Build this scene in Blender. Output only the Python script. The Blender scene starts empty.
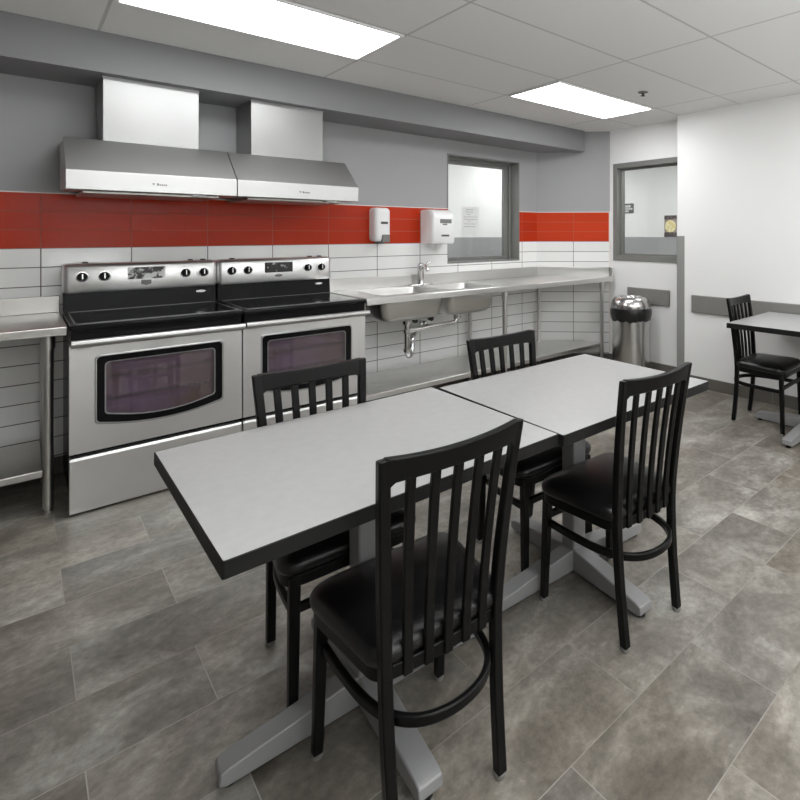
import bpy, bmesh, math, random
from mathutils import Vector, Matrix
random.seed(7)
PI = math.pi
SC = bpy.context.scene
COL = SC.collection

# ------------------------------------------------------------------ materials
def new_mat(name):
    m = bpy.data.materials.new(name); m.use_nodes = True
    nt = m.node_tree
    b = nt.nodes['Principled BSDF']
    return m, nt, b

def N(nt, t, **kw):
    n = nt.nodes.new(t)
    for k, v in kw.items():
        if k in n.inputs.keys(): n.inputs[k].default_value = v
        else: setattr(n, k, v)
    return n

def plain(name, col, rough=.5, metal=0., spec=.5, bump=0., bscale=200., var=0., vscale=3.):
    m, nt, b = new_mat(name)
    b.inputs['Base Color'].default_value = (*col, 1)
    b.inputs['Roughness'].default_value = rough
    b.inputs['Metallic'].default_value = metal
    b.inputs['Specular IOR Level'].default_value = spec
    tc = N(nt, 'ShaderNodeTexCoord')
    if var:
        no = N(nt, 'ShaderNodeTexNoise'); no.inputs['Scale'].default_value = vscale; no.inputs['Detail'].default_value = 4
        nt.links.new(tc.outputs['Object'], no.inputs['Vector'])
        mr = N(nt, 'ShaderNodeMapRange'); mr.inputs['From Min'].default_value = .3; mr.inputs['From Max'].default_value = .7
        mr.inputs['To Min'].default_value = 1 - var; mr.inputs['To Max'].default_value = 1 + var
        nt.links.new(no.outputs['Fac'], mr.inputs['Value'])
        mx = N(nt, 'ShaderNodeMix', data_type='RGBA', blend_type='MULTIPLY'); mx.inputs[0].default_value = 1
        mx.inputs[6].default_value = (*col, 1)
        nt.links.new(mr.outputs['Result'], mx.inputs[7]); nt.links.new(mx.outputs[2], b.inputs['Base Color'])
    if bump:
        no = N(nt, 'ShaderNodeTexNoise'); no.inputs['Scale'].default_value = bscale; no.inputs['Detail'].default_value = 3
        nt.links.new(tc.outputs['Object'], no.inputs['Vector'])
        bp = N(nt, 'ShaderNodeBump'); bp.inputs['Strength'].default_value = bump; bp.inputs['Distance'].default_value = .002
        nt.links.new(no.outputs['Fac'], bp.inputs['Height']); nt.links.new(bp.outputs['Normal'], b.inputs['Normal'])
    return m

def steel(name, col=(.62, .62, .61), rough=.3, stretch=(1.5, 60, 60), amt=.03):
    """brushed stainless: fine stretched noise in roughness and colour"""
    m, nt, b = new_mat(name)
    b.inputs['Metallic'].default_value = 1
    tc = N(nt, 'ShaderNodeTexCoord'); mp = N(nt, 'ShaderNodeMapping'); mp.inputs['Scale'].default_value = stretch
    nt.links.new(tc.outputs['Object'], mp.inputs['Vector'])
    no = N(nt, 'ShaderNodeTexNoise'); no.inputs['Scale'].default_value = 4; no.inputs['Detail'].default_value = 5
    nt.links.new(mp.outputs['Vector'], no.inputs['Vector'])
    mr = N(nt, 'ShaderNodeMapRange'); mr.inputs['To Min'].default_value = rough - amt; mr.inputs['To Max'].default_value = rough + amt
    nt.links.new(no.outputs['Fac'], mr.inputs['Value']); nt.links.new(mr.outputs['Result'], b.inputs['Roughness'])
    big = N(nt, 'ShaderNodeTexNoise'); big.inputs['Scale'].default_value = 2.2; big.inputs['Detail'].default_value = 2
    nt.links.new(tc.outputs['Object'], big.inputs['Vector'])
    mr2 = N(nt, 'ShaderNodeMapRange'); mr2.inputs['From Min'].default_value = .3; mr2.inputs['From Max'].default_value = .7
    mr2.inputs['To Min'].default_value = .94; mr2.inputs['To Max'].default_value = 1.05
    nt.links.new(big.outputs['Fac'], mr2.inputs['Value'])
    mx = N(nt, 'ShaderNodeMix', data_type='RGBA', blend_type='MULTIPLY'); mx.inputs[0].default_value = 1
    mx.inputs[6].default_value = (*col, 1); nt.links.new(mr2.outputs['Result'], mx.inputs[7])
    nt.links.new(mx.outputs[2], b.inputs['Base Color'])
    return m

def tile_mat(name, col, grout, w, h, mortar, origin, xdir=(1, 0, 0), rough=.12, jitter=.06, spec=.5):
    """stack-bond glazed tile: u runs along xdir from origin, v is height"""
    m, nt, b = new_mat(name)
    tc = N(nt, 'ShaderNodeTexCoord')
    sub = N(nt, 'ShaderNodeVectorMath', operation='SUBTRACT'); sub.inputs[1].default_value = origin
    nt.links.new(tc.outputs['Object'], sub.inputs[0])
    du = N(nt, 'ShaderNodeVectorMath', operation='DOT_PRODUCT'); du.inputs[1].default_value = xdir
    dv = N(nt, 'ShaderNodeVectorMath', operation='DOT_PRODUCT'); dv.inputs[1].default_value = (0, 0, 1)
    nt.links.new(sub.outputs[0], du.inputs[0]); nt.links.new(sub.outputs[0], dv.inputs[0])
    cb = N(nt, 'ShaderNodeCombineXYZ')
    nt.links.new(du.outputs['Value'], cb.inputs['X']); nt.links.new(dv.outputs['Value'], cb.inputs['Y'])
    br = N(nt, 'ShaderNodeTexBrick'); br.offset = 0; br.squash = 1
    c2 = tuple(c * (1 - jitter) for c in col)
    br.inputs['Color1'].default_value = (*col, 1); br.inputs['Color2'].default_value = (*c2, 1)
    br.inputs['Mortar'].default_value = (*grout, 1)
    br.inputs['Scale'].default_value = 1; br.inputs['Mortar Size'].default_value = mortar; br.inputs['Mortar Smooth'].default_value = .1
    br.inputs['Brick Width'].default_value = w; br.inputs['Row Height'].default_value = h; br.inputs['Bias'].default_value = 0
    nt.links.new(cb.outputs[0], br.inputs['Vector'])
    nt.links.new(br.outputs['Color'], b.inputs['Base Color']); b.inputs['Specular IOR Level'].default_value = spec
    mr = N(nt, 'ShaderNodeMapRange'); mr.inputs['To Min'].default_value = rough; mr.inputs['To Max'].default_value = .8
    nt.links.new(br.outputs['Fac'], mr.inputs['Value']); nt.links.new(mr.outputs['Result'], b.inputs['Roughness'])
    bp = N(nt, 'ShaderNodeBump', invert=True); bp.inputs['Strength'].default_value = .25; bp.inputs['Distance'].default_value = .002
    nt.links.new(br.outputs['Fac'], bp.inputs['Height']); nt.links.new(bp.outputs['Normal'], b.inputs['Normal'])
    return m

def floor_mat():
    m, nt, b = new_mat('floor_tile')
    tc = N(nt, 'ShaderNodeTexCoord')
    mp = N(nt, 'ShaderNodeMapping'); mp.inputs['Location'].default_value = (.0535 + .599 * 20, 3.07 + .3035 * 40, 0)
    nt.links.new(tc.outputs['Object'], mp.inputs['Vector'])
    br = N(nt, 'ShaderNodeTexBrick'); br.offset = .5; br.squash = 1
    br.inputs['Color1'].default_value = (0, 0, 0, 1); br.inputs['Color2'].default_value = (1, 1, 1, 1); br.inputs['Mortar'].default_value = (.5, .5, .5, 1)
    br.inputs['Scale'].default_value = 1; br.inputs['Mortar Size'].default_value = .0016; br.inputs['Mortar Smooth'].default_value = .2
    br.inputs['Brick Width'].default_value = .599; br.inputs['Row Height'].default_value = .3035
    nt.links.new(mp.outputs['Vector'], br.inputs['Vector'])
    # per-tile offset of the cloud pattern
    sc = N(nt, 'ShaderNodeVectorMath', operation='SCALE'); sc.inputs['Scale'].default_value = 23
    nt.links.new(br.outputs['Color'], sc.inputs[0])
    ad = N(nt, 'ShaderNodeVectorMath', operation='ADD'); nt.links.new(tc.outputs['Object'], ad.inputs[0]); nt.links.new(sc.outputs[0], ad.inputs[1])
    st = N(nt, 'ShaderNodeMapping'); st.inputs['Scale'].default_value = (1, 1.25, 1)
    nt.links.new(ad.outputs[0], st.inputs['Vector'])
    n1 = N(nt, 'ShaderNodeTexNoise'); n1.inputs['Scale'].default_value = 3.2; n1.inputs['Detail'].default_value = 7; n1.inputs['Roughness'].default_value = .68; n1.inputs['Distortion'].default_value = .4
    nt.links.new(st.outputs['Vector'], n1.inputs['Vector'])
    n2 = N(nt, 'ShaderNodeTexNoise'); n2.inputs['Scale'].default_value = 38; n2.inputs['Detail'].default_value = 5; n2.inputs['Roughness'].default_value = .7
    nt.links.new(ad.outputs[0], n2.inputs['Vector'])
    cr = N(nt, 'ShaderNodeValToRGB')
    e = cr.color_ramp.elements
    e[0].position = .30; e[0].color = (.092, .083, .072, 1); e[1].position = .72; e[1].color = (.385, .372, .345, 1)
    k = e.new(.5); k.color = (.188, .175, .156, 1)
    nt.links.new(n1.outputs['Fac'], cr.inputs['Fac'])
    mr = N(nt, 'ShaderNodeMapRange'); mr.inputs['From Min'].default_value = .3; mr.inputs['From Max'].default_value = .7; mr.inputs['To Min'].default_value = .74; mr.inputs['To Max'].default_value = 1.24
    nt.links.new(n2.outputs['Fac'], mr.inputs['Value'])
    mx = N(nt, 'ShaderNodeMix', data_type='RGBA', blend_type='MULTIPLY'); mx.inputs[0].default_value = 1
    nt.links.new(cr.outputs['Color'], mx.inputs[6]); nt.links.new(mr.outputs['Result'], mx.inputs[7])
    wn = N(nt, 'ShaderNodeTexNoise'); wn.inputs['Scale'].default_value = 1.1; wn.inputs['Detail'].default_value = 3
    nt.links.new(ad.outputs[0], wn.inputs['Vector'])
    wr = N(nt, 'ShaderNodeValToRGB'); wr.color_ramp.elements[0].position = .36; wr.color_ramp.elements[0].color = (.95, .89, .82, 1)
    wr.color_ramp.elements[1].position = .62; wr.color_ramp.elements[1].color = (1.04, 1.04, 1.03, 1)
    nt.links.new(wn.outputs['Fac'], wr.inputs['Fac'])
    wm = N(nt, 'ShaderNodeMix', data_type='RGBA', blend_type='MULTIPLY'); wm.inputs[0].default_value = 1
    nt.links.new(mx.outputs[2], wm.inputs[6]); nt.links.new(wr.outputs['Color'], wm.inputs[7]); mx = wm
    mr3 = N(nt, 'ShaderNodeMapRange'); mr3.inputs['To Min'].default_value = .9; mr3.inputs['To Max'].default_value = 1.08
    nt.links.new(br.outputs['Color'], mr3.inputs['Value'])
    mx3 = N(nt, 'ShaderNodeMix', data_type='RGBA', blend_type='MULTIPLY'); mx3.inputs[0].default_value = 1
    nt.links.new(mx.outputs[2], mx3.inputs[6]); nt.links.new(mr3.outputs['Result'], mx3.inputs[7])
    mx2 = N(nt, 'ShaderNodeMix', data_type='RGBA'); mx2.inputs[7].default_value = (.38, .365, .335, 1)
    gn = N(nt, 'ShaderNodeTexNoise'); gn.inputs['Scale'].default_value = 1.3; gn.inputs['Detail'].default_value = 2
    nt.links.new(tc.outputs['Object'], gn.inputs['Vector'])
    gm = N(nt, 'ShaderNodeMapRange'); gm.inputs['From Min'].default_value = .38; gm.inputs['From Max'].default_value = .62; gm.inputs['To Min'].default_value = .28; gm.inputs['To Max'].default_value = .9
    nt.links.new(gn.outputs['Fac'], gm.inputs['Value'])
    gx = N(nt, 'ShaderNodeMath', operation='MULTIPLY'); nt.links.new(br.outputs['Fac'], gx.inputs[0]); nt.links.new(gm.outputs['Result'], gx.inputs[1])
    nt.links.new(gx.outputs[0], mx2.inputs[0]); nt.links.new(mx3.outputs[2], mx2.inputs[6])
    nt.links.new(mx2.outputs[2], b.inputs['Base Color'])
    mr2 = N(nt, 'ShaderNodeMapRange'); mr2.inputs['To Min'].default_value = .3; mr2.inputs['To Max'].default_value = .5
    nt.links.new(n1.outputs['Fac'], mr2.inputs['Value']); nt.links.new(mr2.outputs['Result'], b.inputs['Roughness'])
    b.inputs['Specular IOR Level'].default_value = .45
    bp = N(nt, 'ShaderNodeBump'); bp.inputs['Strength'].default_value = .12; bp.inputs['Distance'].default_value = .003
    nt.links.new(n2.outputs['Fac'], bp.inputs['Height']); nt.links.new(bp.outputs['Normal'], b.inputs['Normal'])
    return m

def ceiling_mat(ox, oy):
    m, nt, b = new_mat('ceiling_tile')
    tc = N(nt, 'ShaderNodeTexCoord')
    mp = N(nt, 'ShaderNodeMapping'); mp.inputs['Location'].default_value = (-ox + 1.2192 * 20, -oy + .6096 * 40, 0)
    nt.links.new(tc.outputs['Object'], mp.inputs['Vector'])
    br = N(nt, 'ShaderNodeTexBrick'); br.offset = 0; br.squash = 1
    br.inputs['Color1'].default_value = (.74, .74, .725, 1); br.inputs['Color2'].default_value = (.73, .73, .715, 1); br.inputs['Mortar'].default_value = (.50, .50, .49, 1)
    br.inputs['Scale'].default_value = 1; br.inputs['Mortar Size'].default_value = .0085; br.inputs['Mortar Smooth'].default_value = .35
    br.inputs['Brick Width'].default_value = 1.2192; br.inputs['Row Height'].default_value = .6096
    nt.links.new(mp.outputs['Vector'], br.inputs['Vector'])
    nt.links.new(br.outputs['Color'], b.inputs['Base Color'])
    b.inputs['Roughness'].default_value = .9
    no = N(nt, 'ShaderNodeTexNoise'); no.inputs['Scale'].default_value = 160; no.inputs['Detail'].default_value = 4
    nt.links.new(tc.outputs['Object'], no.inputs['Vector'])
    mt = N(nt, 'ShaderNodeMath', operation='MULTIPLY_ADD'); mt.inputs[1].default_value = .25
    nt.links.new(no.outputs['Fac'], mt.inputs[0]); nt.links.new(br.outputs['Fac'], mt.inputs[2])
    bp = N(nt, 'ShaderNodeBump', invert=True); bp.inputs['Strength'].default_value = .4; bp.inputs['Distance'].default_value = .004
    nt.links.new(mt.outputs[0], bp.inputs['Height']); nt.links.new(bp.outputs['Normal'], b.inputs['Normal'])
    return m

def two_tone(name, low, high, zsplit):
    m, nt, b = new_mat(name)
    tc = N(nt, 'ShaderNodeTexCoord'); sp = N(nt, 'ShaderNodeSeparateXYZ')
    nt.links.new(tc.outputs['Object'], sp.inputs[0])
    gt = N(nt, 'ShaderNodeMath', operation='GREATER_THAN'); gt.inputs[1].default_value = zsplit
    nt.links.new(sp.outputs['Z'], gt.inputs[0])
    mx = N(nt, 'ShaderNodeMix', data_type='RGBA'); mx.inputs[6].default_value = (*low, 1); mx.inputs[7].default_value = (*high, 1)
    nt.links.new(gt.outputs[0], mx.inputs[0]); nt.links.new(mx.outputs[2], b.inputs['Base Color'])
    b.inputs['Roughness'].default_value = .6
    return m

def glass_mat(name, tint=(1, 1, 1), refl=.08):
    m = bpy.data.materials.new(name); m.use_nodes = True; nt = m.node_tree; nt.nodes.clear()
    o = N(nt, 'ShaderNodeOutputMaterial'); t = N(nt, 'ShaderNodeBsdfTransparent'); t.inputs[0].default_value = (*tint, 1)
    g = N(nt, 'ShaderNodeBsdfGlossy'); g.inputs['Roughness'].default_value = .03
    lw = N(nt, 'ShaderNodeLayerWeight'); lw.inputs['Blend'].default_value = .25
    mt = N(nt, 'ShaderNodeMath', operation='MULTIPLY'); mt.inputs[1].default_value = .5
    ad = N(nt, 'ShaderNodeMath', operation='ADD'); ad.inputs[1].default_value = refl
    nt.links.new(lw.outputs['Fresnel'], mt.inputs[0]); nt.links.new(mt.outputs[0], ad.inputs[0])
    mx = N(nt, 'ShaderNodeMixShader')
    nt.links.new(ad.outputs[0], mx.inputs[0]); nt.links.new(t.outputs[0], mx.inputs[1]); nt.links.new(g.outputs[0], mx.inputs[2])
    nt.links.new(mx.outputs[0], o.inputs['Surface'])
    return m

def emit_mat(name, col, s):
    m = bpy.data.materials.new(name); m.use_nodes = True; nt = m.node_tree; nt.nodes.clear()
    o = N(nt, 'ShaderNodeOutputMaterial'); e = N(nt, 'ShaderNodeEmission'); e.inputs[0].default_value = (*col, 1); e.inputs[1].default_value = s
    nt.links.new(e.outputs[0], o.inputs['Surface'])
    return m

def speckle_mat(name, a, c, scale, thr, soft=.04):
    m, nt, b = new_mat(name)
    tc = N(nt, 'ShaderNodeTexCoord'); no = N(nt, 'ShaderNodeTexNoise'); no.inputs['Scale'].default_value = scale; no.inputs['Detail'].default_value = 3
    nt.links.new(tc.outputs['Object'], no.inputs['Vector'])
    cr = N(nt, 'ShaderNodeValToRGB'); e = cr.color_ramp.elements
    e[0].position = thr - soft; e[0].color = (*a, 1); e[1].position = thr + soft; e[1].color = (*c, 1)
    nt.links.new(no.outputs['Fac'], cr.inputs['Fac']); nt.links.new(cr.outputs[0], b.inputs['Base Color'])
    b.inputs['Roughness'].default_value = .25
    return m

LIGHT = 11.5
ZC = 2.54
M = {}
M['grey_wall'] = plain('grey_wall_paint', (.325, .325, .33), .6, bump=.08, bscale=120)
M['soffit'] = plain('soffit_paint_shaded', (.225, .225, .232), .6, bump=.08, bscale=120)  # the wall paint made darker, shade on the soffit put into the colour
M['white_wall'] = plain('white_wall_paint', (.86, .86, .855), .6, bump=.08, bscale=120)
M['off_wall'] = plain('far_wall_paint', (.80, .80, .79), .7)
M['floor'] = floor_mat()
M['ceiling'] = ceiling_mat(1.3515, -.991)
M['corridor'] = two_tone('corridor_paint', (.36, .36, .365), (.86, .86, .85), 1.368)
M['base_tile'] = tile_mat('base_tile', (.13, .12, .105), (.22, .21, .19), .599, .4, .003, (4.18, -1.9, -.01), (0, -1, 0), .45)
M['base_tile_b'] = tile_mat('base_tile_back', (.12, .112, .10), (.2, .19, .17), .599, .4, .003, (0, 0, -.01), (1, 0, 0), .45)
RH = .1108
X0 = -.0865 - .4088 * 10
M['tile_white'] = tile_mat('tile_white', (.84, .84, .83), (.11, .105, .10), .4088, RH, .0028, (X0, 0, 1.331 - RH * 20))
M['tile_red'] = tile_mat('tile_red', (.47, .033, .008), (.36, .11, .07), .4088, .107, .0022, (X0, 0, 1.331 - .107 * 20), jitter=.12, spec=.14)
DA, DB = Vector((3.81, 0, 0)), Vector((4.343, -.611, 0))
DD = (DB - DA).normalized(); DN = Vector((DD.y, -DD.x, 0))          # DN points into the room
if DN.y > 0: DN = -DN
M['tile_white_d'] = tile_mat('tile_white_diagonal', (.84, .84, .83), (.11, .105, .10), .4088, RH, .0028, (3.81 - DD.x * 4.088, -DD.y * 4.088, 1.331 - RH * 20), tuple(DD))
M['tile_red_d'] = tile_mat('tile_red_diagonal_lit', (.55, .055, .020), (.36, .11, .07), .4088, .107, .0022, (3.81 - DD.x * 4.088, -DD.y * 4.088, 1.331 - .107 * 20), tuple(DD), jitter=.12, spec=.14)  # same red tile, lighter: stronger light at this end is in the colour
M['white_trim'] = plain('white_trim', (.72, .66, .62), .4)
M['frame'] = plain('grey_frame_paint', (.19, .19, .18), .45)
M['rail'] = plain('grey_rail_vinyl', (.215, .21, .198), .45)
M['guard'] = plain('corner_guard_vinyl', (.28, .28, .27), .45)
M['glass'] = glass_mat('window_glass', (.98, .99, .985), .015)
M['steel'] = steel('brushed_steel', (.60, .60, .59), .30)
M['steel_range'] = steel('range_steel', (.76, .76, .755), .36, (1.2, 70, 70))
M['steel_hood'] = steel('hood_steel', (.56, .56, .555), .46, (1.2, 70, 70))
M['steel_duct'] = steel('duct_steel', (.33, .33, .328), .40, (60, 60, 1.5))
M['steel_table'] = steel('worktable_steel', (.72, .715, .70), .31, (1.2, 50, 50), .006)
M['steel_leg'] = steel('tube_steel', (.62, .61, .59), .30, (60, 60, 2), .01)
M['steel_bin'] = steel('bin_steel', (.60, .59, .58), .22, (60, 60, 1.2), .03)
M['steel_table_shaded'] = steel('worktable_steel_shaded', (.50, .49, .47), .30, (1.2, 50, 50), .006)  # same steel, darkened: the dim left side is put into its colour
M['handle'] = steel('handle_steel', (.48, .48, .475), .42)
M['chrome'] = plain('chrome', (.72, .72, .72), .08, 1)
M['black_enamel'] = plain('black_enamel', (.006, .006, .0065), .25, spec=.13, var=.1)
M['black_glass'] = plain('black_cooktop_glass', (.006, .006, .007), .08, spec=.3, var=.1)
M['black_matte'] = plain('black_matte', (.015, .015, .015), .6, var=.1)
M['dark_gap'] = plain('dark_cavity', (.02, .018, .018), .8, var=.1)
M['burner'] = plain('burner_ring_print', (.05, .05, .052), .2)
M['oven_refl'] = speckle_mat('oven_painted_reflection', (.19, .15, .115), (.225, .175, .24), 3.5, .5, .15)  # purple and brown room reflections painted onto the panel behind the glass
M['oven_glass'] = glass_mat('oven_glass', (.80, .76, .79), .05)
M['chair_metal'] = plain('chair_black_metal', (.005, .005, .005), .32, spec=.17, var=.1)
M['vinyl'] = plain('black_vinyl', (.006, .006, .006), .31, spec=.45, bump=.12, bscale=400)
M['glide'] = plain('clear_glide', (.22, .215, .20), .4)
M['laminate'] = plain('light_grey_laminate', (.365, .365, .362), .38, var=.03, vscale=30)
M['edge'] = plain('black_table_edge', (.011, .011, .011), .5, spec=.25)
M['base_grey'] = plain('grey_painted_base', (.27, .27, .272), .4, metal=.15)
M['white_plastic'] = plain('white_plastic', (.82, .82, .82), .28)
M['grey_plastic'] = plain('grey_plastic', (.07, .07, .07), .35)
M['smoke'] = plain('smoked_window', (.18, .18, .17), .2)
M['liner'] = plain('black_bin_liner', (.010, .010, .010), .28, bump=.6, bscale=25)
M['diffuser'] = emit_mat('light_diffuser', (.985, .995, 1.0), LIGHT)
M['fixture'] = plain('fixture_white', (.8, .8, .8), .5)
M['trim_line'] = plain('window_trim_grey', (.30, .30, .30), .3)
M['paper'] = plain('white_paper', (.86, .86, .86), .8)
_nt = M['paper'].node_tree; _tr = N(_nt, 'ShaderNodeBsdfTranslucent'); _tr.inputs[0].default_value = (.9, .9, .9, 1)
_mx = N(_nt, 'ShaderNodeMixShader'); _mx.inputs[0].default_value = .55
_nt.links.new(_nt.nodes['Principled BSDF'].outputs[0], _mx.inputs[1]); _nt.links.new(_tr.outputs[0], _mx.inputs[2])
_nt.links.new(_mx.outputs[0], _nt.nodes['Material Output'].inputs['Surface'])
M['ink'] = plain('grey_ink', (.45, .45, .45), .8)
M['sign_grey'] = plain('sign_charcoal', (.10, .10, .10), .5)
M['sign_white'] = plain('sign_white', (.75, .75, .75), .5)
M['poster_dark'] = speckle_mat('poster_dark', (.05, .04, .045), (.17, .13, .13), 40, .55)
M['poster_yellow'] = speckle_mat('poster_yellow', (.80, .68, .28), (.9, .82, .55), 30, .5)
M['poster_tan'] = speckle_mat('poster_tan', (.22, .16, .12), (.42, .36, .30), 45, .5)
M['display_w'] = speckle_mat('display_painted_reflection', (.02, .02, .02), (.72, .72, .72), 22, .52)  # bright reflections painted as pale speckle on the dark display
M['display_b'] = speckle_mat('display_dark', (.012, .012, .013), (.3, .3, .3), 40, .62)
M['badge'] = plain('badge_silver', (.75, .75, .75), .25, .8)
M['badge_dark'] = plain('badge_grey', (.16, .16, .16), .4)
M['logo'] = plain('logo_grey', (.10, .10, .10), .5)
M['underhood'] = steel('hood_filter_steel', (.40, .39, .37), .4)

# ------------------------------------------------------------------ mesh helpers
def box(bm, x0, x1, y0, y1, z0, z1):
    v = [bm.verts.new(p) for p in ((x0, y0, z0), (x1, y0, z0), (x1, y1, z0), (x0, y1, z0), (x0, y0, z1), (x1, y0, z1), (x1, y1, z1), (x0, y1, z1))]
    for f in ((0, 3, 2, 1), (4, 5, 6, 7), (0, 1, 5, 4), (1, 2, 6, 5), (2, 3, 7, 6), (3, 0, 4, 7)):
        bm.faces.new([v[i] for i in f])

def prism(bm, pts, fn, a, b):
    """polygon pts (2-D) extruded from a to b; fn(p, t) -> 3-D"""
    A = [bm.verts.new(fn(p, a)) for p in pts]; B = [bm.verts.new(fn(p, b)) for p in pts]
    n = len(pts)
    bm.faces.new(A[::-1]); bm.faces.new(B)
    for i in range(n):
        bm.faces.new((A[i], A[(i + 1) % n], B[(i + 1) % n], B[i]))

XY = lambda p, t: (p[0], p[1], t)      # extrude along z
XZ = lambda p, t: (p[0], t, p[1])      # extrude along y
YZ = lambda p, t: (t, p[0], p[1])      # extrude along x

def rrect(x0, x1, y0, y1, r, n=5):
    pts = []
    for cx, cy, a0 in ((x1 - r, y1 - r, 0), (x0 + r, y1 - r, PI / 2), (x0 + r, y0 + r, PI), (x1 - r, y0 + r, 1.5 * PI)):
        for i in range(n + 1):
            a = a0 + PI / 2 * i / n
            pts.append((cx + r * math.cos(a), cy + r * math.sin(a)))
    return pts

def circ(cx, cy, r, n=24):
    return [(cx + r * math.cos(2 * PI * i / n), cy + r * math.sin(2 * PI * i / n)) for i in range(n)]

def loft(bm, loops, close=True, cap0=True, cap1=True):
    V = [[bm.verts.new(p) for p in L] for L in loops]
    n = len(loops[0])
    for a, b in zip(V[:-1], V[1:]):
        for i in range(n if close else n - 1):
            j = (i + 1) % n
            bm.faces.new((a[i], a[j], b[j], b[i]))
    if cap0: bm.faces.new(V[0][::-1])
    if cap1: bm.faces.new(V[-1])

def lathe(bm, prof, cx=0, cy=0, n=32, cap0=True, cap1=True):
    loft(bm, [[(cx + r * math.cos(2 * PI * i / n), cy + r * math.sin(2 * PI * i / n), z) for i in range(n)] for r, z in prof], True, cap0, cap1)

def sweep(bm, path, sect, up=(0, 0, 1), closed=False):
    """sect: list of (a, b) offsets; a along side = dir x up, b along up'"""
    P = [Vector(p) for p in path]; n = len(P); loops = []
    for i in range(n):
        if closed: d = P[(i + 1) % n] - P[i - 1]
        elif i == 0: d = P[1] - P[0]
        elif i == n - 1: d = P[-1] - P[-2]
        else: d = (P[i + 1] - P[i]).normalized() + (P[i] - P[i - 1]).normalized()
        d.normalize(); u = Vector(up)
        if abs(d.dot(u)) > .98: u = Vector((0, 1, 0)) if abs(d.y) < .9 else Vector((1, 0, 0))
        s = d.cross(u).normalized(); w = s.cross(d).normalized()
        loops.append([P[i] + s * a + w * b for a, b in sect])
    if closed: loops.append(loops[0])
    loft(bm, loops, True, not closed, not closed)
    if closed: bmesh.ops.remove_doubles(bm, verts=bm.verts, dist=1e-6)

def tube(bm, path, r, n=12, closed=False):
    sweep(bm, path, [(r * math.cos(2 * PI * i / n), r * math.sin(2 * PI * i / n)) for i in range(n)], closed=closed)

def bar(bm, path, w, h, up=(0, 0, 1)):
    sweep(bm, path, [(-w / 2, -h / 2), (w / 2, -h / 2), (w / 2, h / 2), (-w / 2, h / 2)], up)

def spline(pts, k=6):
    """Catmull-Rom through pts"""
    P = [Vector(p) for p in pts]; P = [2 * P[0] - P[1]] + P + [2 * P[-1] - P[-2]]; out = []
    for i in range(1, len(P) - 2):
        for j in range(k):
            t = j / k; a, b, c, d = P[i - 1:i + 3]
            out.append(.5 * ((2 * b) + (c - a) * t + (2 * a - 5 * b + 4 * c - d) * t * t + (3 * b - a - 3 * c + d) * t ** 3))
    out.append(P[-2]); return out

def obj(name, bm, mat, parent=None, bevel=0., seg=2, angle=35, smooth=True, world=False):
    me = bpy.data.meshes.new(name)
    bmesh.ops.recalc_face_normals(bm, faces=bm.faces)
    if world and parent is not None:
        bmesh.ops.translate(bm, verts=bm.verts, vec=-ROOT[parent.name])
    bm.to_mesh(me); bm.free()
    if smooth:
        for p in me.polygons: p.use_smooth = True
        me.set_sharp_from_angle(angle=math.radians(angle))
    o = bpy.data.objects.new(name, me); COL.objects.link(o)
    if not isinstance(mat, (list, tuple)): mat = [mat]
    for m_ in mat: me.materials.append(m_)
    if parent is not None:
        o.parent = parent; ROOT[o.name] = ROOT[parent.name]
    else: ROOT[o.name] = Vector((0, 0, 0))
    if bevel:
        md = o.modifiers.new('Bevel', 'BEVEL'); md.width = bevel; md.segments = seg; md.limit_method = 'ANGLE'; md.angle_limit = math.radians(40)
    return o

ROOT = {}
def thing(name, label, cat, loc=(0, 0, 0), rotz=0, group=None):
    o = bpy.data.objects.new(name, None); COL.objects.link(o)
    o.location = loc; o.rotation_euler = (0, 0, rotz); o.empty_display_size = .1
    o['label'] = label; o['category'] = cat
    if group: o['group'] = group
    ROOT[o.name] = Vector(loc)
    return o

def tag(o, label, cat, group=None):
    o['label'] = label; o['category'] = cat
    if group: o['group'] = group
    return o

def struct(name, bm, mat, parent=None, **k):
    o = obj(name, bm, mat, parent, **k)
    if parent is None: o['kind'] = 'structure'
    return o

def B(*boxes):
    bm = bmesh.new()
    for b_ in boxes: box(bm, *b_)
    return bm

def P(pts, fn, a, b):
    bm = bmesh.new(); prism(bm, pts, fn, a, b); return bm

def T(path, r, n=12):
    bm = bmesh.new(); tube(bm, path, r, n); return bm

def dup(root, loc, rotz, label, group=None):
    r = root.copy(); COL.objects.link(r); r.location = loc; r.rotation_euler = (0, 0, rotz); r['label'] = label
    if group: r['group'] = group
    for ch in list(root.children):
        c = ch.copy(); COL.objects.link(c); c.parent = r
        for g in list(ch.children):
            d = g.copy(); COL.objects.link(d); d.parent = c
    return r

# ------------------------------------------------------------------ the room
XL, YF = -3.0, -7.4
struct('floor', B((XL - .1, 6.2, YF - .1, 1.6, -.1, 0)), M['floor'], smooth=False)
struct('ceiling', B((XL - .1, 6.2, YF - .1, 1.6, ZC, ZC + .1)), M['ceiling'], smooth=False)

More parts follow.
